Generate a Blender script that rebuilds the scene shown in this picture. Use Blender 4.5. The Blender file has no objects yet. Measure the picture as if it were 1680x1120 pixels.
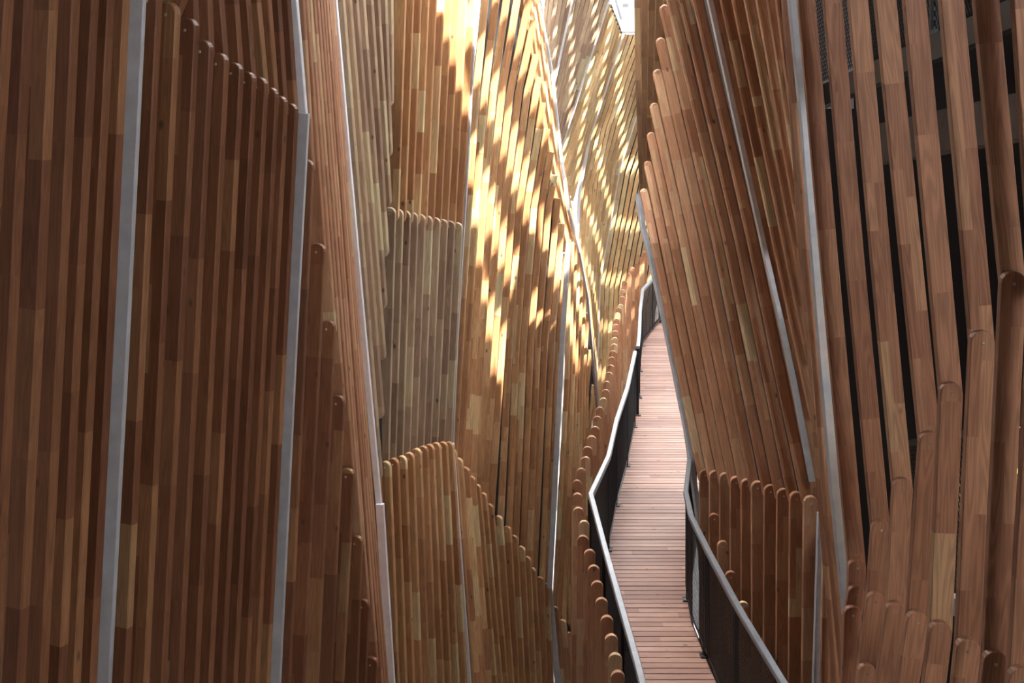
import bpy, bmesh, math, random
from mathutils import Vector
random.seed(7)
SC = bpy.context.scene
COL = SC.collection
EYE = Vector((0, 0, 6.0))
F = 2400.0; HY = 55.0; CAMZ = 6.0          # focal length in px, horizon row, eye height above the bridge deck

# ------------------------------------------------------------ camera, light, exposure
cam = bpy.data.cameras.new('camera'); co = bpy.data.objects.new('camera', cam); COL.objects.link(co)
cam.sensor_width = 36; cam.lens = 36 * F / 1680; cam.shift_y = -(560 - HY) / 1680
cam.clip_start = 0.05; cam.clip_end = 300
co.location = (0, 0, CAMZ); co.rotation_euler = (math.radians(90), 0, 0)
SC.camera = co
SC.view_settings.view_transform = 'Standard'; SC.view_settings.look = 'None'
SC.view_settings.gamma = 1; SC.view_settings.use_curve_mapping = False
SC.view_settings.exposure = 1.62
W = bpy.data.worlds.new('world'); SC.world = W; W.use_nodes = True
bg = W.node_tree.nodes['Background']; bg.inputs[0].default_value = (0.93, 0.97, 1.0, 1); bg.inputs[1].default_value = 9.5
SUN_TO = Vector((0.30, -0.45, 0.84)).normalized()          # direction towards the sun
sl = bpy.data.lights.new('sun', 'SUN'); sl.energy = 13; sl.angle = math.radians(0.6); sl.color = (1, .93, .80)
so = bpy.data.objects.new('sun', sl); COL.objects.link(so); so.location = (5, -5, 30)
so.rotation_euler = SUN_TO.to_track_quat('Z', 'Y').to_euler()

# ------------------------------------------------------------ materials
def new_mat(name):
    m = bpy.data.materials.new(name); m.use_nodes = True
    nt = m.node_tree; b = nt.nodes['Principled BSDF']
    return m, nt, b
class NB:
    def __init__(s, nt): s.nt = nt
    def n(s, t, **k):
        nd = s.nt.nodes.new(t)
        for a, v in k.items(): setattr(nd, a, v)
        return nd
    def put(s, i, v):
        if isinstance(v, bpy.types.NodeSocket): s.nt.links.new(v, i)
        else: i.default_value = v
    def m(s, op, a, b=0.0, c=0.0):
        nd = s.n('ShaderNodeMath', operation=op)
        s.put(nd.inputs[0], a); s.put(nd.inputs[1], b); s.put(nd.inputs[2], c)
        return nd.outputs[0]
    def xyz(s, a, b, c):
        nd = s.n('ShaderNodeCombineXYZ')
        s.put(nd.inputs[0], a); s.put(nd.inputs[1], b); s.put(nd.inputs[2], c)
        return nd.outputs[0]
    def ramp(s, f, stops, const=False):
        nd = s.n('ShaderNodeValToRGB'); cr = nd.color_ramp
        if const: cr.interpolation = 'CONSTANT'
        while len(cr.elements) < len(stops): cr.elements.new(0.5)
        for e, (p, c) in zip(cr.elements, stops): e.position = p; e.color = (*c, 1)
        s.put(nd.inputs[0], f); return nd.outputs[0]
    def mix(s, f, a, b, mode='MIX'):
        nd = s.n('ShaderNodeMix', data_type='RGBA', blend_type=mode)
        s.put(nd.inputs[0], f); s.put(nd.inputs[6], a); s.put(nd.inputs[7], b)
        return nd.outputs[2]
def wood(name, stops, seg=0.42, rough=0.55, ring=0.5, strips=2.0):
    """finger-jointed laminated boards: UV in metres, u along the board"""
    m, nt, b = new_mat(name); g = NB(nt)
    uv = g.n('ShaderNodeUVMap'); sp = g.n('ShaderNodeSeparateXYZ'); nt.links.new(uv.outputs[0], sp.inputs[0])
    r = g.n('ShaderNodeObjectInfo').outputs['Random']
    u = g.m('ADD', sp.outputs[0], g.m('MULTIPLY', r, 37.0)); v = sp.outputs[1]
    side = g.m('GREATER_THAN', v, 0.004)
    wn0 = g.n('ShaderNodeTexWhiteNoise', noise_dimensions='3D')
    big = g.m('FLOOR', g.m('DIVIDE', u, seg * 1.9))
    nt.links.new(g.xyz(big, r, 3.1), wn0.inputs[0])
    split = g.m('GREATER_THAN', wn0.outputs[0], 0.55)
    sd = g.m('MULTIPLY', side, split)
    cell = g.m('FLOOR', g.m('DIVIDE', g.m('ADD', u, g.m('MULTIPLY', sd, seg * .6)), g.m('ADD', seg, g.m('MULTIPLY', r, seg * .5))))
    wn = g.n('ShaderNodeTexWhiteNoise', noise_dimensions='3D')
    nt.links.new(g.xyz(cell, g.m('MULTIPLY', sd, 7.3), g.m('MULTIPLY', r, 91.0)), wn.inputs[0])
    base = g.ramp(wn.outputs[0], stops)
    seed = g.m('MULTIPLY', wn.outputs[0], 60.0)
    n1 = g.n('ShaderNodeTexNoise'); n1.inputs['Scale'].default_value = 1; n1.inputs['Detail'].default_value = 2
    nt.links.new(g.xyz(g.m('MULTIPLY', u, .7), g.m('MULTIPLY', v, 10.0), seed), n1.inputs['Vector'])
    rings = g.m('SINE', g.m('MULTIPLY', n1.outputs['Fac'], 85.0))
    n2 = g.n('ShaderNodeTexNoise'); n2.inputs['Scale'].default_value = 1; n2.inputs['Detail'].default_value = 3
    nt.links.new(g.xyz(g.m('MULTIPLY', u, 6.0), g.m('MULTIPLY', v, 320.0), seed), n2.inputs['Vector'])
    n3 = g.n('ShaderNodeTexNoise'); n3.inputs['Scale'].default_value = 1; n3.inputs['Detail'].default_value = 2
    nt.links.new(g.xyz(g.m('MULTIPLY', u, 2.5), g.m('MULTIPLY', v, 6.0), seed), n3.inputs['Vector'])
    k = g.m('ADD', g.m('MULTIPLY', rings, 0.20 * ring), g.m('MULTIPLY', g.m('SUBTRACT', n2.outputs['Fac'], .5), .55))
    k = g.m('ADD', k, g.m('MULTIPLY', g.m('SUBTRACT', n3.outputs['Fac'], .5), .45))
    k = g.m('ADD', k, 1.0)
    vo = g.n('ShaderNodeTexVoronoi', voronoi_dimensions='3D'); vo.inputs['Scale'].default_value = 1; vo.inputs['Randomness'].default_value = 1
    nt.links.new(g.xyz(g.m('MULTIPLY', u, 3.0), g.m('MULTIPLY', v, 5.0), g.m('MULTIPLY', r, 40.0)), vo.inputs['Vector'])
    mr = g.n('ShaderNodeMapRange', interpolation_type='SMOOTHSTEP'); mr.inputs['From Min'].default_value = .11; mr.inputs['From Max'].default_value = .03
    nt.links.new(vo.outputs['Distance'], mr.inputs['Value']); knf = g.m('MULTIPLY', mr.outputs[0], .8)
    gray = g.xyz(k, k, k)
    c = g.mix(1.0, base, gray, 'MULTIPLY')
    c = g.mix(knf, c, (0.08, 0.035, 0.02, 1))
    nt.links.new(c, b.inputs['Base Color']); b.inputs['Roughness'].default_value = rough
    b.inputs['Specular IOR Level'].default_value = 0.35
    bp = g.n('ShaderNodeBump'); bp.inputs['Strength'].default_value = .12; bp.inputs['Distance'].default_value = .002
    nt.links.new(k, bp.inputs['Height']); nt.links.new(bp.outputs[0], b.inputs['Normal'])
    return m
def plain(name, col, rough=.6, metal=0.0, noise=0.15, scale=6.0, spec=.5, bump=0.0):
    m, nt, b = new_mat(name); g = NB(nt)
    tc = g.n('ShaderNodeTexCoord'); nz = g.n('ShaderNodeTexNoise'); nz.inputs['Scale'].default_value = scale; nz.inputs['Detail'].default_value = 5
    nt.links.new(tc.outputs['Object'], nz.inputs['Vector'])
    k = g.m('ADD', g.m('MULTIPLY', g.m('SUBTRACT', nz.outputs['Fac'], .5), noise * 4), 1.0)
    c = g.mix(1.0, (*col, 1), g.xyz(k, k, k), 'MULTIPLY')
    nt.links.new(c, b.inputs['Base Color'])
    b.inputs['Roughness'].default_value = rough; b.inputs['Metallic'].default_value = metal
    b.inputs['Specular IOR Level'].default_value = spec
    if bump:
        bp = g.n('ShaderNodeBump'); bp.inputs['Strength'].default_value = bump; bp.inputs['Distance'].default_value = .01
        nt.links.new(nz.outputs['Fac'], bp.inputs['Height']); nt.links.new(bp.outputs[0], b.inputs['Normal'])
    return m
LARCH = [(0, (.40, .19, .085)), (.3, (.48, .24, .11)), (.6, (.55, .295, .135)), (.82, (.60, .35, .17)), (.93, (.64, .43, .22)), (1, (.68, .54, .30))]
SHADED_RED = [(0, (.17, .062, .03)), (.35, (.21, .08, .037)), (.7, (.25, .10, .045)), (.92, (.33, .15, .068)), (1, (.38, .21, .10))]
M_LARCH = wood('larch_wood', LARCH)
M_SHADEW = wood('shaded_red_larch_wood', SHADED_RED, seg=.5)  # darker larch copy, shade on the near left wall put into its colour
M_MIDW = wood('brown_larch_wood', [(0, (.37, .165, .085)), (.3, (.43, .205, .108)), (.65, (.48, .245, .135)), (.88, (.53, .30, .165)), (1, (.60, .44, .25))], seg=.45)
M_RAIL = plain('handrail_steel', (.27, .29, .31), .38, .5, .12, 9)
M_OPENW = wood('rich_brown_larch_wood', [(0, (.28, .115, .06)), (.4, (.33, .145, .078)), (.75, (.38, .175, .095)), (.95, (.42, .21, .11)), (1, (.47, .29, .15))], seg=.6, ring=.8)
M_PALEW = wood('pale_golden_larch_wood', [(0, (.50, .31, .15)), (.5, (.60, .40, .20)), (1, (.68, .53, .30))])  # paler larch copy, brightness and haze of the far wall put into colour
M_GREYW = wood('greyed_larch_wood', [(0, (.34, .22, .15)), (.4, (.42, .29, .19)), (.8, (.50, .36, .23)), (1, (.60, .50, .31))], seg=.5)
M_DECK = wood('deck_wood', [(0, (.25, .125, .095)), (.5, (.33, .175, .13)), (1, (.42, .24, .18))], seg=3, ring=.25, rough=.6)
M_STEEL = plain('galvanised_steel', (.50, .50, .52), .45, .25, .14, 9)
M_STEELP = plain('pale_galvanised_steel', (.74, .74, .77), .5, .1, .10, 9)
M_BLACK = plain('black_steel', (.018, .019, .022), .45, .3, .1, 12)
M_WIRE = plain('black_wire', (.03, .028, .028), .5, .4, .1, 12)
M_SCREW = plain('screw_metal', (.62, .55, .42), .3, .9, .05, 40)
M_DARK = plain('shade_dark', (.022, .018, .018), .9, 0, .2, 2)  # near-black colour stands in for shade in gaps and interior
M_CONC = plain('concrete', (.34, .33, .33), .85, 0, .12, 2.5, bump=.3)
M_BROWNB = plain('weathered_beam', (.13, .09, .07), .8, 0, .25, 5)
M_WHITE = plain('white_paint', (.85, .85, .86), .6, 0, .02, 4)

# ------------------------------------------------------------ helpers
def P(px, py, D): return Vector(((px - 840) / F * D, D, CAMZ - (py - HY) / F * D))
def link(name, me, mat, parent=None):
    o = bpy.data.objects.new(name, me); COL.objects.link(o)
    if mat: me.materials.append(mat)
    if parent: o.parent = parent
    return o
def tag(o, label, cat, group=None):
    o['label'] = label; o['category'] = cat
    if group: o['group'] = group
    return o
def thing(name, label, cat, loc, group=None):
    o = bpy.data.objects.new(name, None); COL.objects.link(o); o.location = loc; o.empty_display_size = .1
    return tag(o, label, cat, group)
def struct(o): o['kind'] = 'structure'; return o
def base_of(parent):
    v = Vector((0, 0, 0)); 
    while parent: v += parent.location; parent = parent.parent
    return v

def slat_mesh(path, n, w, t, cap0=True, cap1=True, ch=.006, off=Vector((0, 0, 0))):
    """bent flat board: path = centre line of its front face, n = outward face normal"""
    bm = bmesh.new(); uvl = bm.loops.layers.uv.new('UVMap')
    N = len(path)
    dirs = [(path[i + 1] - path[i]).normalized() for i in range(N - 1)]
    pd = [dirs[0]] + [(dirs[i - 1] + dirs[i]).normalized() for i in range(1, N - 1)] + [dirs[-1]]
    sv = []
    for i in range(N):
        s = pd[i].cross(n).normalized()
        k = 1 / max(.6, pd[i].dot(dirs[min(i, N - 2)]))
        sv.append((s, k))
    ulen = [0]
    for i in range(N - 1): ulen.append(ulen[-1] + (path[i + 1] - path[i]).length)
    K = 8
    info = {}
    def loop(hw, depth):
        """closed outline, ordered: left side down, cap end, right side up, cap start"""
        out = []; nn = -n * depth
        def add(p, u, v):
            q = bm.verts.new(p + nn - off); info[q] = (u, v); out.append(q)
        L = [(path[i] + sv[i][0] * hw * sv[i][1], ulen[i], hw) for i in range(N)]
        R = [(path[i] - sv[i][0] * hw * sv[i][1], ulen[i], -hw) for i in range(N)]
        for a in L: add(*a)
        if cap1:
            for k in range(1, K):
                a = math.pi * k / K
                add(path[-1] + sv[-1][0] * hw * math.cos(a) + dirs[-1] * hw * math.sin(a), ulen[-1] + hw * math.sin(a), hw * math.cos(a))
        for a in reversed(R): add(*a)
        if cap0:
            for k in range(1, K):
                a = math.pi * k / K
                add(path[0] - sv[0][0] * hw * math.cos(a) - dirs[0] * hw * math.sin(a), -hw * math.sin(a), -hw * math.cos(a))
        return out
    hw = w / 2
    l0 = loop(hw - ch, 0); l1 = loop(hw, ch); l2 = loop(hw, t)
    M = len(l0)
    def face(vs, uvs=None):
        try: f = bm.faces.new(vs)
        except ValueError: return
        for lp in f.loops: lp[uvl].uv = info[lp.vert]
        return f
    kc = K - 1 if cap1 else 0
    for lv, flip in ((l0, False), (l2, True)):
        Ls = lv[:N]; Rs = list(reversed(lv[N + kc:N + kc + N]))
        for i in range(N - 1):
            q = [Ls[i], Ls[i + 1], Rs[i + 1], Rs[i]]; face(q[::-1] if flip else q)
        if cap1:
            q = lv[N - 1:N + kc + 1]; face(q[::-1] if flip else q)
        if cap0:
            q = [lv[N + kc + N - 1]] + lv[N + kc + N:] + [lv[0]]; face(q[::-1] if flip else q)
    for a, b, d in ((l0, l1, 0), (l1, l2, t)):
        for i in range(M):
            j = (i + 1) % M
            f = face([a[i], b[i], b[j], a[j]])
            if f and d:
                for lp in f.loops:
                    if lp.vert in (b[i], b[j]): 
                        u, v = info[lp.vert]; lp[uvl].uv = (u, v + (t if v > 0 else -t))
    bmesh.ops.recalc_face_normals(bm, faces=bm.faces)
    me = bpy.data.meshes.new('slat'); bm.to_mesh(me); bm.free()
    return me

def box_bm(bm, c, ax, ay, az):
    vs = []
    for i in (-1, 1):
        for j in (-1, 1):
            for k in (-1, 1): vs.append(bm.verts.new(c + ax * i + ay * j + az * k))
    for f in ((0, 1, 3, 2), (4, 6, 7, 5), (0, 4, 5, 1), (2, 3, 7, 6), (0, 2, 6, 4), (1, 5, 7, 3)):
        bm.faces.new([vs[q] for q in f])
def bar_bm(bm, a, b, w, h, up=Vector((0, 0, 1))):
    d = (b - a); l = d.length; d.normalize()
    s = d.cross(up).normalized(); u = s.cross(d)
    box_bm(bm, (a + b) / 2, d * l / 2, s * w / 2, u * h / 2)
def finish(bm, name, mat, parent=None, off=None, bevel=0):
    if bevel: bmesh.ops.bevel(bm, geom=list(bm.edges), offset=bevel, segments=2, affect='EDGES')
    bmesh.ops.recalc_face_normals(bm, faces=bm.faces)
    if off is None: off = base_of(parent) if parent else Vector((0, 0, 0))
    bmesh.ops.translate(bm, verts=bm.verts, vec=-off)
    me = bpy.data.meshes.new(name); bm.to_mesh(me); bm.free()
    return link(name, me, mat, parent)
def disc_bm(bm, c, n, r, h, seg=10, dome=True):
    a = n.orthogonal().normalized(); b = n.cross(a)
    r0 = [bm.verts.new(c + (a * math.cos(t) + b * math.sin(t)) * r) for t in [2 * math.pi * i / seg for i in range(seg)]]
    r1 = [bm.verts.new(c + n * h + (a * math.cos(t) + b * math.sin(t)) * r * .75) for t in [2 * math.pi * i / seg for i in range(seg)]]
    for i in range(seg): bm.faces.new([r0[i], r0[(i + 1) % seg], r1[(i + 1) % seg], r1[i]])
    bm.faces.new(r1)

def nrm(yaw): 
    a = math.radians(yaw); return Vector((math.sin(a), -math.cos(a), 0))
BACK = {'left': [], 'right': [], 'back': []}
def lerp_path(A, B, t): return [(a[0] + (b[0] - a[0]) * t, a[1] + (b[1] - a[1]) * t) for a, b in zip(A, B)]
def lerpD(a, b, t):
    if isinstance(a, (tuple, list)): return [x + (y - x) * t for x, y in zip(a, b)]
    return a + (b - a) * t
def fan(A, B, n, DA, DB, skip0=0):
    """n edge lines between line A (exclusive) and line B (inclusive)"""
    out = []
    for i in range(n):
        t = (i + 1) / n
        out.append((lerp_path(A, B, t), lerpD(DA, DB, t)))
    return out
def screen(label, lines, side, yaw=0, w=.12, t=.045, cap=(True, True), mat=None, screw=None, back='left', ch=.006, jit=0.004, group=None, backoff=.85):
    """lines = [(edge path in px, depth)], side=+1: line is the right edge, -1: left edge, 0: centre"""
    p0, D0 = lines[0]; d0 = D0[-1] if isinstance(D0, (list, tuple)) else D0
    T = thing('slat_screen', label, 'slat screen', P(*p0[-1], d0), group)
    n0 = nrm(yaw); cols = []
    for path, D in lines:
        Ds = D if isinstance(D, (list, tuple)) else [D] * len(path)
        pts = [P(x, y, d) for (x, y), d in zip(path, Ds)]
        chord = (pts[-1] - pts[0]).normalized()
        n = (n0 - chord * n0.dot(chord)).normalized()
        right = chord.cross(n).normalized()
        if right.x < 0: right = -right
        cpts = [p - right * (side * w / 2) + n * random.uniform(-jit, jit) for p in pts]
        # cap tops sit half a width beyond the pivot
        if cap[0]: cpts[0] = cpts[0] + (cpts[1] - cpts[0]).normalized() * (w / 2)
        me = slat_mesh(cpts, n, w, t, cap[0], cap[1], ch, T.location)
        o = link('slat', me, mat or M_LARCH, T)
        if screw and 'top' in screw:
            bm = bmesh.new(); disc_bm(bm, cpts[0] + (cpts[1] - cpts[0]).normalized() * .004, n, .009, .004)
            finish(bm, 'screw', M_SCREW, o)
        cols.append([p + (p - EYE).normalized() * backoff for p in pts])
    if back: 
        for a, b in zip(cols, cols[1:]):
            if len(a) == len(b): BACK[back].append((a, b))
    return T
def fin(label, path, wpx, yaw=0, t=.05, mat=None, group='galvanised steel posts between the slat screens', ch=.003):
    """path = [(px,py,D)], width in px"""
    pts = [P(*p) for p in path]; w = wpx * path[0][2] / F
    chord = (pts[-1] - pts[0]).normalized(); n0 = nrm(yaw); n = (n0 - chord * n0.dot(chord)).normalized()
    me = slat_mesh(pts, n, w, t, False, False, ch, pts[-1])
    o = link('steel_post', me, mat or M_STEEL); o.location = pts[-1]
    tag(o, label, 'steel post')
    return o

# ------------------------------------------------------------ the shell
def quad_struct(name, pts, mat, th=Vector((0, 0, .2))):
    bm = bmesh.new(); a = [bm.verts.new(Vector(p)) for p in pts]; b = [bm.verts.new(Vector(p) + th) for p in pts]
    bm.faces.new(a); bm.faces.new(b[::-1]); k = len(a)
    for i in range(k): bm.faces.new([a[i], b[i], b[(i + 1) % k], a[(i + 1) % k]])
    return struct(finish(bm, name, mat))
ZR = 11.0; ZF = -9.0
quad_struct('floor', [(-6, -4, ZF), (12, -4, ZF), (12, 46, ZF), (-6, 46, ZF)], M_CONC, Vector((0, 0, -.3)))
# unseen roof: closed near camera, far opening and louvre beams shaped for the sunlight
OPY = 13.45
def opx(y): return 4.4 + (y - 15) * .38
for pts in ([(-6, -4, ZR), (12, -4, ZR), (12, OPY, ZR), (-6, OPY, ZR)],
            [(opx(OPY), OPY, ZR), (12, OPY, ZR), (12, 46, ZR), (opx(34.7), 46, ZR)],
            [(-3.2, 30.5, ZR), (10.6, 30.5, ZR), (12, 35.5, ZR), (-3.2, 35.5, ZR)],  # unseen strip added to dim the light on the far wall
            [(-6, OPY, ZR), (-3.2, OPY, ZR), (-3.2, 46, ZR), (-6, 46, ZR)]):
    quad_struct('ceiling', pts, M_CONC)
quad_struct('wall_west', [(-6, -4, ZF), (-6, 46, ZF), (-6, 46, ZR), (-6, -4, ZR)], M_CONC, Vector((-.2, 0, 0)))
for q in ((-6, 12, ZF, 8.0), (-6, 7.5, 8.0, ZR)):      # south wall with an unseen high opening added for fill light
    quad_struct('wall_south', [(q[0], -4, q[2]), (q[1], -4, q[2]), (q[1], -4, q[3]), (q[0], -4, q[3])], M_CONC, Vector((0, -.2, 0)))
quad_struct('wall_north', [(-6, 46, ZF), (12, 46, ZF), (12, 46, ZR), (-6, 46, ZR)], M_CONC, Vector((0, .2, 0)))
quad_struct('wall_east', [(12, -4, ZF), (12, 46, ZF), (12, 46, ZR), (12, -4, ZR)], M_CONC, Vector((.2, 0, 0)))
LS = .68; LW = .34
LV = Vector((.72, .65, 0)).normalized(); LP = Vector((LV.y, -LV.x, 0))
def louvres():
    bm = bmesh.new()
    for i in range(-60, 60):
        c = Vector((2.5, 20, ZR + .3)) + LP * (i * LS)
        # clip to the opening
        ts = [s * .25 for s in range(-120, 120)]
        ok = [s for s in ts if (c + LV * s).y > OPY + .1 and (c + LV * s).y < 38 and -3.1 < (c + LV * s).x < opx((c + LV * s).y) - .1]
        if len(ok) < 3: continue
        a = c + LV * ok[0]; b = c + LV * ok[-1]
        bar_bm(bm, a, b, LW, .05)
    for i in range(-60, 60):                                # unseen extra set added to thin the light at the far end
        c = Vector((2.5, 20, ZR + .25)) + LP * ((i + .5) * LS)
        ok = [s for s in ts if (c + LV * s).y > 21 and (c + LV * s).y < 31 and -3.1 < (c + LV * s).x < opx((c + LV * s).y) - .1]
        if len(ok) < 3: continue
        bar_bm(bm, c + LV * ok[0], c + LV * ok[-1], .22, .05)
    struct(finish(bm, 'ceiling', M_LARCH))          # unseen roof grille over the open part, spaced to shape sun bands
louvres()

# ------------------------------------------------------------ left wall, near: panel 1, post A, panel 2 ...
L1t = [40, 82, 119, 151, 177, 203]; L1m = [14, 58, 93, 123, 149, 176]; L1b = [-14, 26, 65, 97, 122, 149]
L = [([(-2 + 18, -140), (-26, 560), (-52, 1260)], 5.55)]
for i in range(6):
    s = (L1t[i] - L1m[i]) / 560
    L.append(([(L1t[i] + s * 140, -140), (L1m[i], 560), (L1b[i] - s * 140, 1260)], 5.8 + .23 * i))
screen('dark brown slat screen at the far left edge, left of the wide grey steel post', L, 1, -22, .15, .05, (False, False), M_SHADEW)
fin('widest grey steel post, standing at far left among dark brown slats', [(226, -140, 7.15), (192, 560, 7.15), (155, 1260, 7.15)], 32, -4)
tx = [258, 289, 320, 345, 370, 394, 415, 435, 453, 468, 485]; ty = [-20, 4, 30, 66, 87, 103, 118, 127, 144, 158, 170]
bx = [205, 236, 265, 293, 320, 343, 363, 384, 403, 420, 438]
lowL = []
for i in range(11):
    D = 7.3 + .26 * i; sl_ = (tx[i] - bx[i]) / (1120 - ty[i])
    lowL.append(([(tx[i], ty[i]), (bx[i] - sl_ * 140, 1260)], D))
screen('dark brown slat screen with rounded tops between the two grey steel posts on the left', lowL, 1, -22, .125, .045, (True, False), M_SHADEW, ('top',))
ux = [300, 318, 342, 361, 385, 405, 422, 440, 456, 472]
upL = []
for i in range(10):
    D = 7.3 + .26 * (i + 1) + .06; xk = tx[i + 1]; yk = ty[i + 1] + 22; s = (xk - ux[i]) / yk
    upL.append(([(ux[i] - s * 140, -140), (xk, yk)], D))
screen('short reddish brown upper slats leaning right above the rounded slat tops on the left', upL, 1, -22, .12, .045, (False, True), M_SHADEW)
fin('pale upper length of the second grey steel post, leaning right from the top edge', [(470, -140, 10.3), (479, 0, 10.3), (495, 192, 10.3)], 15, -10, mat=M_STEELP)
fin('second grey steel post from the left, below its bend', [(496, 186, 10.25), (476, 560, 10.25), (442, 1260, 10.25)], 20, -6)
k3 = [(513, 262), (532, 400), (549, 527), (564, 650), (580, 770), (594, 880), (605, 985), (619, 1080)]
b3 = [474, 497, 520, 542, 562, 585, 600, 616]
lo3 = []; up3 = []
for i, ((x, y), b) in enumerate(zip(k3, b3)):
    D = 10.5 + .27 * i
    s = (x - b) / (1120 - y) if i < 6 else .045
    lo3.append(([(x, y), (x - s * (1260 - y), 1260)], D))
u3 = [497, 503, 509, 515, 521, 526, 531, 536]
for i, ((x, y), u) in enumerate(zip(k3, u3)):
    D = 10.5 + .27 * i + .06; yy = y + 14; s = (x - u) / yy
    up3.append(([(u - s * 140, -140), (x, yy)], D))
for j in range(3):
    u = 540 + 3.0 * j; b = 627 + 4.0 * j; s = (b - u) / 1120
    up3.append(([(u - s * 140, -140), (u + (b - u) * .48, 560), (b + s * 140, 1260)], 12.75 + .2 * j))
screen('dark brown slats with stepped rounded tops right of the second grey post', lo3, 1, -14, .125, .045, (True, False), M_SHADEW, ('top',))
screen('tightly packed pinkish slat edges running down to the stepped rounded ends', up3, 1, -16, .11, .042, (False, True), M_MIDW, back=None)
fin('thin white steel post running diagonally from the top edge to the bottom, left of centre', [(541, -140, 13.3), (547, 0, 13.3), (571, 280, 13.3), (596, 560, 13.3), (621, 832, 13.3)], 9, -10, mat=M_STEELP)
fin('white steel post below the bracket, continuing the diagonal to the bottom edge', [(622, 828, 13.25), (640, 1120, 13.25), (650, 1260, 13.25)], 13, -10, mat=M_STEELP)

# ------------------------------------------------------------ middle left: M1, M2, M3
m1t = [562, 573, 584, 596, 609, 620, 632, 642]; m1e = [(624, 778), (627, 678), (630, 582), (632, 497), (635, 412), (639, 330), (641, 248), (643, 165)]
ln = []
for j in range(2):
    ln.append(([(550 + 4 * j, -140), (608 + 6 * j, 700), (656 + 2 * j, 1260)], 13.55 + .06 * j))
for i, (u, (x, y)) in enumerate(zip(m1t, m1e)):
    s = (x - u) / y; ln.append(([(u - s * 140, -140), (x, y)], 13.75 + .17 * i))
screen('weathered greyish brown slats fanning down from the top beside the thin white post', ln[2:], 1, -28, .12, .045, (False, True), M_GREYW, back=None)
# backing beyond the fan
BACK['left'].append(([P(548, -140, 14.4), P(640, 1260, 14.4)], [P(660, -140, 15.9), P(640, 1260, 15.4)]))
ln = []
for i, (x, y) in enumerate(m1e[:7]):         # boards that start on the knees of the fan
    yb = 352 if y < 340 else 760; 
    if y > 340:
        ln.append(([(x + 3, y - 12), (x - (760 - y) * .01 - 2 + 4, 790)], 14.95 - .02 * i))
M2a = [(648, -140), (652, 0), (641, 352)]; M2b = [(790, -140), (778, 0), (757, 378)]
screen('golden brown slats above the row of round joints left of the long pale post', fan(M2a, M2b, 10, 15.2, 16.7), 1, -16, .125, .045, (False, True), M_LARCH)
M2c = [(636, 338), (625, 775)]; M2d = [(758, 366), (739, 742)]
screen('greyish golden slats between the two rows of round joints left of the long pale post', fan(M2c, M2d, 10, 15.1, 16.62), 1, -16, .125, .045, (True, True), M_GREYW, ('top',))
kx = [636, 649, 662, 674, 686, 697, 707, 718, 729, 739]; ky = [758, 753, 749, 744, 737, 733, 730, 727, 726, 726]
ln = [([(622, 765), (640, 1120), (648, 1260)], 14.9)]
for i in range(10):
    xb = 652 + 12.3 * i; s = (xb - kx[i]) / (1120 - ky[i]); ln.append(([(kx[i] + 3, ky[i]), (xb + s * 140, 1260)], 15.0 + .16 * i))
screen('brown slats below the lower row of round joints, left of the white centre post', ln, 1, -26, .12, .045, (True, False), M_LARCH, ('top',))
fin('long pale steel post left of the sunlit slats, from the top edge to its bend', [(789, -140, 16.75), (782, 0, 16.75), (777, 35, 16.75), (760, 350, 16.75), (747, 560, 16.75), (740, 732, 16.75)], 7, -12)
fin('white steel post below the bend, among the brown slats bottom centre', [(739, 728, 16.65), (767, 1120, 16.65), (777, 1260, 16.65)], 10, -10, mat=M_STEELP)

# ------------------------------------------------------------ golden wall G
gt = []  # 15 boards: edge polylines
gk = [(746, 745), (756, 760), (767, 775), (777, 790), (786, 803), (796, 817), (807, 835), (822, 855), (836, 872), (847, 887), (859, 905), (869, 922), (877, 940), (890, 955), (899, 965)]
N = 15; gl = []
def interp(xs, ys, x):
    if x <= xs[0]: return ys[0]
    for a, b, c, d in zip(xs, xs[1:], ys, ys[1:]):
        if x <= b: return c + (d - c) * (x - a) / (b - a)
    return ys[-1]
ridge = [(845, -140), (878, 0), (884, 91), (896, 182), (911, 273), (921, 340), (930, 400), (934, 430)]
ry = [p[1] for p in ridge]; rx = [p[0] for p in ridge]
for i in range(N):
    t = (i + 1) / N
    xs = []
    for y, x0, x1 in ((-140, 806, 1150), (0, 783, 1045), (150, 772, 982), (340, 761, 940), (560, 748, 921), (gk[i][1] + 8, None, None)):
        if x0 is None: xs.append((gk[i][0] + 3, y))
        else: xs.append((x0 + (x1 - x0) * t, y))
    # cut at the ridge
    pts = [p for p in xs if p[0] <= interp(ry, rx, p[1])]
    if len(pts) < len(xs):
        a = xs[len(xs) - len(pts) - 1]; b = pts[0]
        for s in range(1, 40):
            q = (b[0] + (a[0] - b[0]) * s / 40, b[1] + (a[1] - b[1]) * s / 40)
            if q[0] > interp(ry, rx, q[1]): break
        pts = [q] + pts
        if abs(pts[0][1] - pts[1][1]) < 20: pts = [pts[0]] + pts[2:]
    gl.append((pts, 16.9 + 4.0 * t))
screen('sunlit golden slats between the long pale posts at the centre', gl, 1, -14, .087, .05, (False, True), M_LARCH, back=None, ch=.012)
BACK['left'].append(([P(815, -140, 18.2), P(772, 150, 18.2), P(748, 560, 18.1), P(745, 800, 18.1)], [P(860, -140, 22.4), P(900, 150, 22.4), P(925, 560, 22.4), P(902, 1000, 22.4)]))
ln = []
for i, (x, y) in enumerate(gk):
    xb = 776 + 9.3 * i; s = (xb - x) / (1120 - y); ln.append(([(x + 1, y - 8), (xb + s * 140, 1260)], 16.8 + 4.0 * (i + 1) / N))
screen('brown slats below the curved diagonal row of round tops, bottom centre', ln, 1, -24, .125, .045, (True, False), M_LARCH, ('top',))
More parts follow.
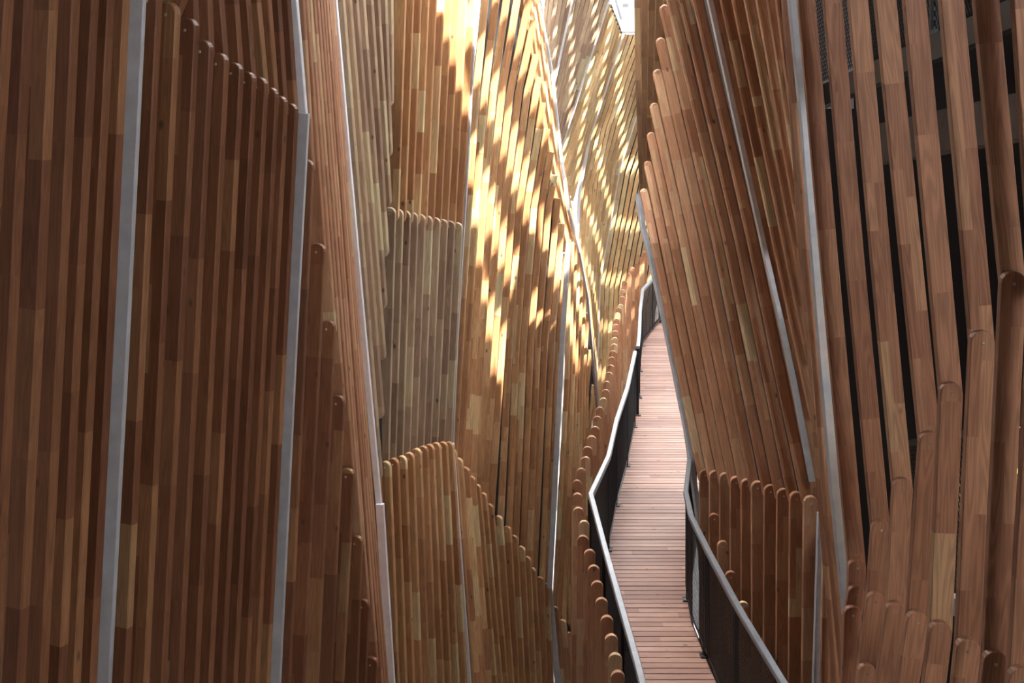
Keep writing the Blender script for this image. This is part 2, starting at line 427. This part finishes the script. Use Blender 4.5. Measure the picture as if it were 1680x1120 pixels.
fin('pale green-grey steel post at centre between the golden slats', [(932, 400, 20.6), (922, 560, 20.6), (901, 965, 20.6)], 8, -12)
fin('short pale steel post below the bend at the bottom centre, nearest the walkway', [(900, 961, 21.0), (915, 1120, 21.0), (921, 1260, 21.0)], 10, -8)
# ridge sliver between G and post F
fF = [(862, -140), (888, 30), (905, 120), (920, 260), (932, 345), (950, 415), (964, 490), (971, 575), (979, 672)]
Ra = [(838, -100), (864, 60), (880, 185), (897, 280), (921, 415)]
Rb = [(870, -100), (894, 60), (911, 185), (923, 280), (948, 405)]
screen('narrow sunlit slats on the ridge beside the diagonal blue-grey post', fan(Ra, Rb, 8, [18.8, 19.0, 19.6, 20.1, 20.7], [22.4, 22.4, 22.4, 22.5, 22.6]), 1, -45, .12, .045, (False, False), M_LARCH)
h2 = []
for q, dd in ((2, .5), (-4, .3)):
    h2.append(([(932 - q, 345), (950 - q, 415), (964 - q, 490), (971 - q, 575), (979 - q, 690)], [21.9 + dd, 22.7 + dd, 23.8 + dd, 24.3 + dd, 25.2 + dd]))
screen('bent sunlit boards directly under the diagonal blue-grey post', h2, 1, -14, .12, .05, (False, False), M_LARCH, back=None)
h2 = []
for i in range(9):
    t = (i + 1) / 9; xt = 931 + 46 * t; 
    yt = interp([931, 950, 964, 971, 979], [400, 415, 490, 575, 665], xt)
    xl = 902 + 75 * t; h2.append(([(xt, yt - 10), (xt - 2 - 6 * t, max(620, yt + 60)), (xl - 2, 1060 + 200 * t)], 21.4 + .35 * i))
screen('narrow golden slats between the centre post and the footbridge', h2, 1, -14, .070, .05, (False, True), M_LARCH, ch=.012)
ln = []
for i in range(9):
    t = (i + 1) / 9; ln.append(([(903 + 110 * t, 975 + 190 * t), (925 + 112 * t, 1290)], 21.2 + .3 * i))
screen('brown slat tops at the bottom edge between the last pale post and the footbridge', ln, 1, -24, .125, .045, (True, False), M_MIDW, back='left')
fin('diagonal blue-grey steel post along the sunlit ridge', [(x, y, d) for (x, y), d in zip(fF, [22.2, 22.2, 22.2, 22.1, 21.7, 21.9, 22.9, 23.5, 24.1])], 4, -20)

# ------------------------------------------------------------ far wall
f0 = [(905, -140), (893, 0), (880, 160)]
f1 = [(967, -140), (937, 0), (902, 160)]
f2 = [(1043, -140), (998, 0), (937, 188), (915, 262)]
f2b = [(1012, -5), (998, 30), (937, 200), (915, 275)]
f3 = [(1022, 56), (998, 130), (967, 226), (950, 320), (946, 420), (955, 560), (970, 700)]
f4 = [(1095, 60), (1068, 120), (1043, 194), (1017, 273), (1000, 370), (984, 460), (976, 700)]
f5 = [(1180, 60), (1160, 130), (1135, 230), (1110, 345), (1090, 430), (1075, 510), (1060, 700)]
screen('shaded grey-brown slats at top centre, left of the first far post', fan(f0, f1, 6, 25.0, 27.0), 1, -10, .066, .045, (False, False), M_GREYW, back='back')  # shade on this screen and the next put into the greyer wood
screen('grey-brown far slats at top centre between the first and second far posts', fan([(967, -140), (937, 0), (908, 150), (900, 190)], f2, 8, 27.1, 29.0), 1, -10, .072, .045, (False, False), M_GREYW, back='back')
screen('far golden slats reaching up to the white skylight, between the second and third far posts', fan([(1000, 0), (985, 50), (945, 180), (915, 262)], [(1021, 56), (998, 130), (967, 226), (940, 330)], 8, 29.2, 31.4), 1, -10, .070, .045, (False, False), M_PALEW, back='back')
screen('far golden slats right of the third far post, below the white skylight', fan(f3, f4, 9, 31.6, 34.0), 1, -10, .080, .045, (False, False), M_PALEW, back='back')
screen('farthest golden slats beside the large brown leaning wall, above the footbridge end', fan(f4, f5, 12, 34.2, 36.0), 1, -10, .095, .045, (False, False), M_PALEW, back='back')
fin('first far steel post at top centre, left of the skylight', [(967, -140, 27.05), (937, 0, 27.05), (905, 150, 27.05)], 7, -5, mat=M_STEELP)
fin('second far steel post at top centre, slanting down to the ridge', [(1043, -140, 29.1), (998, 0, 29.1), (937, 188, 29.1), (915, 262, 29.1)], 6, -5, mat=M_STEELP)
fin('third far steel post, starting just under the white skylight', [(x, y, 31.5) for x, y in f3], 5, -5, mat=M_STEELP)
fin('faintest far steel post beside the brown leaning wall', [(x, y, 34.1) for x, y in f4], 4, -5, mat=M_STEELP)
# pale skylight upstand and its dark sill
t = thing('skylight_frame', 'white skylight frame with a dark sill at the top edge', 'skylight', P(1024, 52, 37))
bm = bmesh.new(); box_bm(bm, P(1030, 20, 37.5), Vector((.32, 0, 0)), Vector((0, .1, 0)), Vector((0, 0, .48))); finish(bm, 'panel', M_WHITE, t)
bm = bmesh.new(); box_bm(bm, P(1030, 53, 37.3), Vector((.34, 0, 0)), Vector((0, .12, 0)), Vector((0, 0, .02))); finish(bm, 'sill', M_STEEL, t)
bm = bmesh.new(); bar_bm(bm, P(1008, -6, 37.2), P(1019, 32, 37.2), .05, .06, Vector((0, 1, 0))); finish(bm, 'strut', M_STEEL, t)
bm = bmesh.new(); box_bm(bm, P(1026, 8, 37.3), Vector((.07, 0, 0)), Vector((0, .08, 0)), Vector((0, 0, .03))); finish(bm, 'light_fitting', M_STEEL, t)

# ------------------------------------------------------------ footbridge
YL = [8, 11.4, 12.5, 13.9, 15.6, 17, 18.6, 20.3, 22.3, 24.1, 26, 28.1, 30.25, 34]
XL = [1.05, .98, .94, .89, .84, 1.12, 1.33, 1.60, 1.87, 2.06, 2.24, 2.47, 3.01, 4.0]
YR = [8, 11.16, 12.55, 13.9, 14.9, 15.7, 17, 18.6, 20.3, 22.3, 24, 26, 30, 34]
XR = [2.4, 2.05, 1.94, 1.865, 1.825, 1.865, 2.07, 2.35, 2.65, 2.95, 3.1, 3.3, 4.0, 5.0]
def xl(y): return interp(YL, XL, y)
def xr(y): return interp(YR, XR, y)
t = thing('footbridge', 'narrow footbridge with pinkish brown plank deck running through the canyon', 'footbridge', Vector((1.4, 11, 0)))
bm = bmesh.new(); uvl = bm.loops.layers.uv.new('UVMap'); y = 9.0; k = 0
while y < 33:
    wv = .105; tz = .004 * random.random(); a, b = xl(y), xr(y)
    a2, b2 = xl(y + wv), xr(y + wv); off_u = random.random() * 300
    vs = [bm.verts.new(Vector(q)) for q in ((a, y, tz), (b, y, tz), (b2, y + wv, tz), (a2, y + wv, tz), (a, y, -.03), (b, y, -.03), (b2, y + wv, -.03), (a2, y + wv, -.03))]
    for f in ((0, 1, 2, 3), (4, 5, 1, 0), (5, 6, 2, 1), (6, 7, 3, 2), (7, 4, 0, 3), (7, 6, 5, 4)):
        fc = bm.faces.new([vs[q] for q in f])
        for lp in fc.loops:
            c = lp.vert.co; lp[uvl].uv = (c.x + off_u * 3, (c.y - y) + (off_u % .1))
    y += .121; k += 1
finish(bm, 'deck', M_DECK, t)
bm = bmesh.new()
for i in range(len(YL) - 1):
    for xf, Ys, Xs in ((.0, YL, XL), (0, YR, XR)):
        bar_bm(bm, Vector((Xs[i], Ys[i], -.17)), Vector((Xs[i + 1], Ys[i + 1], -.17)), .06, .26)
finish(bm, 'side_beam', M_BLACK, t)

def wire_panel(bm, a, b, z0, z1, g=.032, r=.0022):
    """diamond wire net in the vertical plane from a to b"""
    d = (b - a); Ln = d.length; d = d.normalized(); H = z1 - z0; s = g * 1.4
    def clip(x0, dx):
        pts = []
        # line x = x0 + dx*h, h in 0..H
        h0, h1 = 0.0, H
        if dx > 0: h0 = max(h0, -x0 / dx); h1 = min(h1, (Ln - x0) / dx)
        else: h0 = max(h0, (Ln - x0) / dx); h1 = min(h1, -x0 / dx)
        if h1 - h0 < .01: return
        p = a + d * (x0 + dx * h0) + Vector((0, 0, z0 + h0 - a.z)); q = a + d * (x0 + dx * h1) + Vector((0, 0, z0 + h1 - a.z))
        ax = (q - p).normalized(); u = ax.cross(Vector((0, 0, 1))).normalized() if abs(ax.z) < .99 else Vector((1, 0, 0)); v = ax.cross(u)
        ra = [bm.verts.new(p + (u * math.cos(t_) + v * math.sin(t_)) * r) for t_ in (0, 2.09, 4.19)]
        rb = [bm.verts.new(q + (u * math.cos(t_) + v * math.sin(t_)) * r) for t_ in (0, 2.09, 4.19)]
        for i in range(3): bm.faces.new([ra[i], ra[(i + 1) % 3], rb[(i + 1) % 3], rb[i]])
    x = -H * .7
    while x < Ln: clip(x, .62); x += s * .8
    x = 0
    while x < Ln + H * .7: clip(x, -.62); x += s * .8

def railing(label, Ys, fx, out, posts, zr=1.1, hmat=M_RAIL, hw=.055):
    T = thing('railing', label, 'railing', Vector((fx(posts[0]), posts[0], 0)))
    pts = [Vector((fx(y), y, zr)) for y in Ys]
    # handrail: flat galvanised rail
    me = slat_mesh(pts, Vector((0, 0, 1)), hw, .045, False, False, .006, T.location)
    link('handrail', me, hmat, T)
    o = Vector((out, 0, 0))
    for y in posts:
        c = Vector((fx(y), y, 0)); y2 = y + .1
        dr = (Vector((fx(y2), y2, 0)) - c).normalized(); sd = Vector((dr.y, -dr.x, 0))
        bm = bmesh.new()
        box_bm(bm, c + Vector((0, 0, (zr - .05) / 2)) + dr * .0, dr * .03, sd * .006, Vector((0, 0, (zr - .05) / 2)))
        box_bm(bm, c + Vector((0, 0, (zr - .05) / 2)) + sd * .012 * (1 if out > 0 else -1), dr * .006, sd * .024, Vector((0, 0, (zr - .05) / 2)))
        p = finish(bm, 'post', M_BLACK, T)
        bm = bmesh.new(); box_bm(bm, c + Vector((0, 0, .010)), dr * .06, sd * .045, Vector((0, 0, .006)))
        finish(bm, 'base_plate', M_BLACK, p)
        bm = bmesh.new()
        for q in (-1, 1): disc_bm(bm, c + dr * .045 * q + sd * .028 * (-1 if out > 0 else 1) + Vector((0, 0, .016)), Vector((0, 0, 1)), .009, .012, 6)
        finish(bm, 'bolts', M_SCREW, p)
    allp = sorted(posts)
    for a, b in zip(allp, allp[1:]):
        seg = [a] + [y for y in sorted(Ys) if a + .15 < y < b - .15] + [b]
        for s0, s1 in zip(seg, seg[1:]):
            A = Vector((fx(s0), s0, 0)); B = Vector((fx(s1), s1, 0)); dd = (B - A).normalized() * .04; A = A + dd; B = B - dd
            bm = bmesh.new(); wire_panel(bm, A, B, .09, zr - .09)
            finish(bm, 'wire_mesh', M_WIRE, T)
            bm = bmesh.new()
            for z in (.085, zr - .085): bar_bm(bm, A + Vector((0, 0, z)), B + Vector((0, 0, z)), .012, .022)
            for q in (A, B): bar_bm(bm, q + Vector((0, 0, .09)), q + Vector((0, 0, zr - .09)), .012, .014, Vector((0, 1, 0)))
            finish(bm, 'mesh_frame', M_BLACK, T)
    return T
railing('left walkway railing with black posts, wire mesh and a grey handrail that bends', [8.5, 11.4, 12.5, 13.9, 15.6, 17, 18.6, 20.3, 22.6], xl, -.02, [22.3, 20.3, 18.6, 17.0, 15.55, 13.9, 12.3, 10.8, 9.3])
railing('far left walkway railing continuing to the end of the bridge, higher handrail', [22.95, 24.1, 26, 28.1, 29.3, 30.8, 33], lambda y: xl(y) + .04, -.02, [30.4, 28.1, 26.0, 24.1, 23.0])
railing('right walkway railing with black posts, wire mesh and a curving grey handrail', [8.2, 11.16, 12.55, 13.9, 14.9, 15.7, 17, 18.5], xr, .02, [17.9, 16.9, 15.5, 14.1, 12.7, 11.3, 9.9, 8.5])
# slats with rounded tops outside the left railing
tops = [(475, 195), (462, 215), (440, 245), (420, 262), (405, 290), (385, 322), (380, 360), (375, 390), (369, 425), (360, 440), (355, 462), (350, 487), (348, 512), (345, 540), (343, 570), (340, 598), (335, 628), (330, 655), (325, 690), (318, 722), (308, 762), (303, 798), (293, 835), (278, 875), (267, 915), (257, 960), (240, 1000), (222, 1048)]
tops = [(880 + a / 2.667, 340 + b / 2.667) for a, b in tops]
tops += [(900 + a / 2.667, 700 + b / 2.667) for a, b in [(190, 42), (172, 88), (162, 133), (143, 183), (124, 235), (126, 292), (130, 355), (155, 413), (150, 478), (180, 540), (198, 608), (213, 678), (232, 752), (255, 830), (275, 912), (292, 995), (303, 1072)]]
tops += [(1015, 1140), (1020, 1180), (1024, 1220)]
T = thing('parapet', 'row of round topped brown slats rising beside the left walkway railing', 'parapet', Vector((.7, 12, -4)))
for x, y in tops:
    D = F * 5.0 / (y - HY); p = P(x, y, D); w = .112
    c0 = p - Vector((0, 0, w / 2)); c1 = Vector((c0.x - .04, c0.y, -5.0))
    me = slat_mesh([c0, c1], nrm(-3), w, .045, True, False, .004, T.location)
    link('slat', me, M_MIDW, T)
# added near-black backing under the bridge so nothing shines between the slats
bm = bmesh.new()
for i in range(len(YL) - 1):
    a = Vector((XL[i] - .12, YL[i], -.05)); b = Vector((XL[i + 1] - .12, YL[i + 1], -.05)); c = Vector((b.x, b.y, -6)); d = Vector((a.x, a.y, -6))
    box = [a, b, c, d]; s = Vector((.03, 0, 0)); v1 = [bm.verts.new(q) for q in box]; v2 = [bm.verts.new(q + s) for q in box]
    bm.faces.new(v1); bm.faces.new(v2[::-1])
    for j in range(4): bm.faces.new([v1[j], v2[j], v2[(j + 1) % 4], v1[(j + 1) % 4]])
struct(finish(bm, 'backing_bridge', M_DARK))

# ------------------------------------------------------------ right wall
# R0: upright boards at the top left corner of the right wall
ln = []
for k in range(7):
    ln.append(([(1041 + 12 * k, -140), (1041 + 12 * k, 0), (1042 + 10 * k, 120), (1050 + 5 * k, 350)], [18.2 - .42 * k, 18.2 - .42 * k, 18.8 - .36 * k, 19.9 - .1 * k]))
screen('upright pale brown slats at the top edge beside the white skylight', ln, -1, -6, .15, .05, (False, False), M_GREYW, back=None)
r1t = [(1050, 309), (1056, 264), (1061, 217), (1066, 169), (1071, 114), (1076, 62), (1082, 8), (1062, -140), (1084, -140), (1106, -140)]
r1m = [(1069, 400), (1085, 400), (1101, 400), (1117, 400), (1134, 400), (1152, 400), (1171, 400), (1190, 400), (1209, 400), (1229, 400)]
kk = [(1157, 770), (1173, 772), (1190, 776), (1207, 782), (1225, 786), (1242, 790), (1263, 796), (1284, 802), (1305, 807), (1328, 814)]
r1b = [(k[0] - 10, k[1] + 14) for k in kk]
lnA = []
for i in range(10):
    D = 18.0 - .48 * i; D2 = 16.6 - .38 * i
    lnA.append(([r1t[i], r1m[i], r1b[i]], [D, D - .5, D2]))
screen('large leaning wall of brown overlapping slats with stepped round tops, right of the walkway', lnA, -1, 10, .101, .05, (True, True), M_MIDW, ('top',), back='right', backoff=2.4, ch=.016)
fin('blue-grey steel edge post of the large leaning wall, beside the walkway', [(1048, 318, 18.3), (1057, 375, 18.1), (1069, 420, 17.9), (1096, 544, 17.5), (1129, 708, 17.0), (1149, 856, 16.6), (1158, 1000, 16.4)], 8, 25)
fin('thin grey steel post between the brown slats of the leaning right wall', [(1136, -140, 13.0), (1166, 0, 12.9), (1212, 210, 12.7), (1256, 410, 12.5), (1282, 523, 12.4), (1304, 626, 12.4), (1334, 790, 12.4)], 8, 10)
# R2 between the thin post and the wide post
ridgeR = [(1290, -140), (1300, 120), (1322, 420), (1338, 640), (1346, 815)]
top2 = [1138, 1158, 1178, 1200, 1222, 1243, 1262, 1278]; 
end2 = [(1344, 800), (1341, 690), (1336, 600), (1330, 500), (1323, 400), (1316, 300), (1309, 200), (1302, 100)]
ln = [([(1108, -140), (1232, 400), (1316, 812)], [14.6, 14.4, 13.7])]
for i in range(8):
    x0 = top2[i]; x1, y1 = end2[i]
    f = 140 / (y1 + 140); ln.append(([(x0 - 4, -140), (x0 + (x1 - x0) * .5 - 6, (y1 - 140) / 2), (x1 - 8, y1)], [13.0 - .28 * i] * 3))
screen('brown slats fanning down between the thin grey post and the wide post at right', ln, -1, 14, .13, .05, (False, False), M_MIDW, back='right', ch=.014)
# upright strips against the wide post
ln = [([(1284, -140), (1293, 60), (1318, 420), (1335, 640), (1347, 815), (1385, 1260)], 10.55), ([(1289, -140), (1297, 60), (1324, 420), (1343, 640), (1355, 815), (1400, 1260)], 10.3)]
screen('narrow reddish boards standing edge-on just left of the wide grey post at right', ln, -1, 25, .09, .05, (False, False), M_MIDW, back='right')
fin('wide grey steel post between the leaning wall and the open slats at right', [(1292, -140, 9.9), (1302, 0, 9.9), (1323, 210, 9.9), (1339, 420, 9.9), (1355, 614, 9.9), (1371, 800, 9.9), (1392, 1010, 9.9)], 14, 10)
# R3 lower boards
ln = []
for i, (x, y) in enumerate(kk):
    xb = [1157, 1172, 1190, 1208, 1226, 1243, 1261, 1281, 1302, 1323][i]
    ln.append(([(x - 9, y), (xb - 9, 1260)], 16.45 - .38 * i))
screen('upright brown slats with round tops behind the right walkway railing', ln, -1, 2, .128, .045, (True, False), M_MIDW, ('top',), back='right', ch=.008)
ln = [([(1172 - 9, 843), (1176, 1260)], 15.9), ([(1186 - 9, 888), (1190, 1260)], 15.5), ([(1198 - 8, 938), (1204, 1260)], 15.1), ([(1218 - 8, 988), (1222, 1260)], 14.7)]
screen('four lower brown slat tops stepping down behind the right handrail', ln, -1, 2, .115, .04, (True, False), M_MIDW, ('top',), back=None)
fin('short grey steel post at lower right beside the upright brown slats', [(1348, 842, 12.6), (1340, 1120, 12.6), (1336, 1260, 12.6)], 10, 8)
ln = [([(1333, 740), (1334, 1260)], 13.4), ([(1352, 830), (1345, 1260)], 12.3), ([(1366, 860), (1360, 1260)], 12.0), ([(1380, 900), (1372, 1260)], 11.7)]
screen('reddish brown boards between the short grey post and the open slats', ln, -1, 6, .12, .045, (False, False), M_MIDW, back='right')

# R4 the widely spaced slats
R4 = [((1324, 0), (1361, 420), (1407, 932), 9.0, 31), ((1367, 0), (1403, 420), (1446, 870), 8.7, 33), ((1409, 0), (1446, 420), (1482, 802), 8.3, 35), ((1454, 0), (1496, 420), (1527, 727), 7.7, 38),
      ((1502, 0), (1541, 420), (1562, 647), 7.3, 40), ((1563, 0), (1601, 420), (1613, 563), 6.8, 43), ((1620, 0), (1659, 420), (1664, 466), 6.5, 44), ((1684, 0), (1712, 420), (1716, 460), 6.3, 46)]
T = thing('slat_screen', 'widely spaced large brown slats leaning right, dark gaps between them, at the right', 'slat screen', P(1407, 932, 9.0))
for a, b, c, D, wp in R4:
    w = wp * D / F * .93; s = (b[0] - a[0]) / 420
    pts = [P(a[0] - s * 140, -140, D + .06), P(*a, D + .06), P(*b, D + .06), P(*c, D + .06)]
    ch_ = (pts[-1] - pts[0]).normalized(); n = (nrm(4) - ch_ * nrm(4).dot(ch_)).normalized()
    link('slat', slat_mesh(pts, n, w, .045, False, True, .004, T.location), M_OPENW, T)
R5 = [[(1407, 932), (1406, 976), (1400, 1010), (1392, 1260)], [(1446, 870), (1438, 988), (1423, 1106), (1408, 1260)], [(1482, 802), (1470, 1005), (1436, 1260)], [(1527, 727), (1506, 1022), (1470, 1260)],
      [(1562, 647), (1544, 1040), (1518, 1260)], [(1613, 563), (1589, 1069), (1570, 1260)], [(1664, 466), (1634, 1090), (1614, 1260)], [(1716, 460), (1677, 1118), (1662, 1260)]]
T = thing('slat_screen', 'large round topped brown slats with pale screws rising from the lower right corner', 'slat screen', P(1400, 1120, 8.8))
for (a, b, c, D, wp), ch5 in zip(R4, R5):
    w = wp * D / F * .94
    for j, (p, q) in enumerate(zip(ch5, ch5[1:])):
        DD = D - .052 * j
        A = P(*p, DD); B = P(*q, DD); d = (B - A).normalized(); n = (nrm(2) - d * nrm(2).dot(d)).normalized()
        o = link('slat', slat_mesh([A, B], n, w, .045, True, True, .004, T.location), M_OPENW, T)
        bm = bmesh.new(); disc_bm(bm, A, n, .0085, .004); finish(bm, 'screw', M_SCREW, o)

# ------------------------------------------------------------ dark interior behind the open slats
def interior():
    a = P(1330, 168, 11.5); b = P(1720, 0, 7.6)
    T = thing('balcony_railing', 'dark mesh balcony railing behind the open slats at top right', 'railing', a)
    bm = bmesh.new(); bar_bm(bm, a, b, .08, .16); finish(bm, 'edge_channel', M_BLACK, T)
    bm = bmesh.new(); n = 9
    A = Vector((a.x, a.y, 0)); B = Vector((b.x, b.y, 0)); wire_panel(bm, A, B, 0, 1.1, .034, .003)
    d = (b - a); Lh = Vector((d.x, d.y, 0)).length
    for v in bm.verts:
        s = (Vector((v.co.x, v.co.y, 0)) - A).length / Lh; v.co.z += a.z + (b.z - a.z) * s + .12
    finish(bm, 'wire_mesh', M_WIRE, T)
    for s in (.3, .62, .9):
        bm = bmesh.new(); p = a.lerp(b, s); bar_bm(bm, p, p + Vector((0, 0, 1.2)), .05, .02, Vector((0, 1, 0))); finish(bm, 'post', M_BLACK, T)
    bm = bmesh.new(); bar_bm(bm, a + Vector((0, 0, 1.22)), b + Vector((0, 0, 1.22)), .05, .04); finish(bm, 'handrail', M_STEEL, T)
    # weathered beam under it
    bm = bmesh.new(); bar_bm(bm, P(1430, 240, 11.8), P(1740, 180, 9.3), .2, .30); o = finish(bm, 'floor_beam', M_BROWNB, None, P(1430, 240, 11.8)); o.location = P(1430, 240, 11.8)
    tag(o, 'weathered brown floor beam seen between the slats at right', 'beam')
    # grey column behind the first gaps
    bm = bmesh.new(); box_bm(bm, P(1370, -100, 12.5) + Vector((0, .1, 1.0 - 1.0)), Vector((.16, 0, 0)), Vector((0, .1, 0)), Vector((0, 0, 1.45)))
    o = finish(bm, 'column', M_CONC, None, P(1370, 180, 12.5)); o.location = P(1370, 180, 12.5)
    tag(o, 'smooth grey column behind the first two open slats', 'column')
    # lower floor and mesh railing
    bm = bmesh.new(); bar_bm(bm, P(1545, 985, 9.2), P(1730, 1040, 7.4), .12, .10); o = finish(bm, 'floor_slab', M_CONC, None, P(1545, 985, 9.2)); o.location = P(1545, 985, 9.2)
    tag(o, 'pale concrete slab edge behind the lower right slats', 'slab')
    a = P(1470, 985, 10.2); b = P(1760, 1020, 7.6)
    T = thing('balcony_railing', 'dark mesh balcony railing behind the round topped slats at lower right', 'railing', a)
    bm = bmesh.new(); A = Vector((a.x, a.y, 0)); B = Vector((b.x, b.y, 0)); wire_panel(bm, A, B, 0, .95, .034, .003)
    d = (b - a); Lh = Vector((d.x, d.y, 0)).length
    for v in bm.verts:
        s = (Vector((v.co.x, v.co.y, 0)) - A).length / Lh; v.co.z += a.z + (b.z - a.z) * s + .12
    finish(bm, 'wire_mesh', M_WIRE, T)
    bm = bmesh.new(); bar_bm(bm, a + Vector((0, 0, 1.08)), b + Vector((0, 0, 1.08)), .05, .04); finish(bm, 'handrail', M_BLACK, T)
    # rear wall of the room, interior darkness put into its near-black colour
    w0 = P(1352, 0, 13.6); w1 = Vector((6.5, 12.4, 0)); w2 = Vector((6.0, 5.0, 0))
    bm = bmesh.new(); pr = [Vector((w0.x, w0.y, 0)), w1, w2]
    for p, q in zip(pr, pr[1:]):
        box_bm(bm, (p + q) / 2 + Vector((0, 0, 2.5)), (q - p) / 2, Vector((.04, .04, 0)), Vector((0, 0, 7)))
    struct(finish(bm, 'wall_interior', M_DARK))
    # warm lamp
    c = P(1674, 775, 9.2)
    T = thing('wall_lamp', 'small glowing warm lamp behind mesh at the right edge', 'lamp', c)
    bm = bmesh.new(); bmesh.ops.create_uvsphere(bm, u_segments=12, v_segments=8, radius=.05); bmesh.ops.translate(bm, verts=bm.verts, vec=c)
    m, nt, b_ = new_mat('lamp_glow'); b_.inputs['Emission Color'].default_value = (1, .5, .12, 1); b_.inputs['Emission Strength'].default_value = 6
    finish(bm, 'bulb', m, T)
    bm = bmesh.new(); box_bm(bm, c + Vector((0, .07, 0)), Vector((.06, 0, 0)), Vector((0, .015, 0)), Vector((0, 0, .07))); finish(bm, 'back_plate', M_BLACK, T)
    pl = bpy.data.lights.new('lamp_light', 'POINT'); pl.energy = 6; pl.color = (1, .6, .25); pl.shadow_soft_size = .05
    lo = bpy.data.objects.new('lamp_light', pl); COL.objects.link(lo); lo.location = (0, -.1, 0); lo.parent = T
interior()

# ------------------------------------------------------------ added near-black backing behind the screens, stops sky leaks and darkens gaps
for key, nm in (('left', 'backing_left'), ('right', 'backing_right'), ('back', 'backing_far')):
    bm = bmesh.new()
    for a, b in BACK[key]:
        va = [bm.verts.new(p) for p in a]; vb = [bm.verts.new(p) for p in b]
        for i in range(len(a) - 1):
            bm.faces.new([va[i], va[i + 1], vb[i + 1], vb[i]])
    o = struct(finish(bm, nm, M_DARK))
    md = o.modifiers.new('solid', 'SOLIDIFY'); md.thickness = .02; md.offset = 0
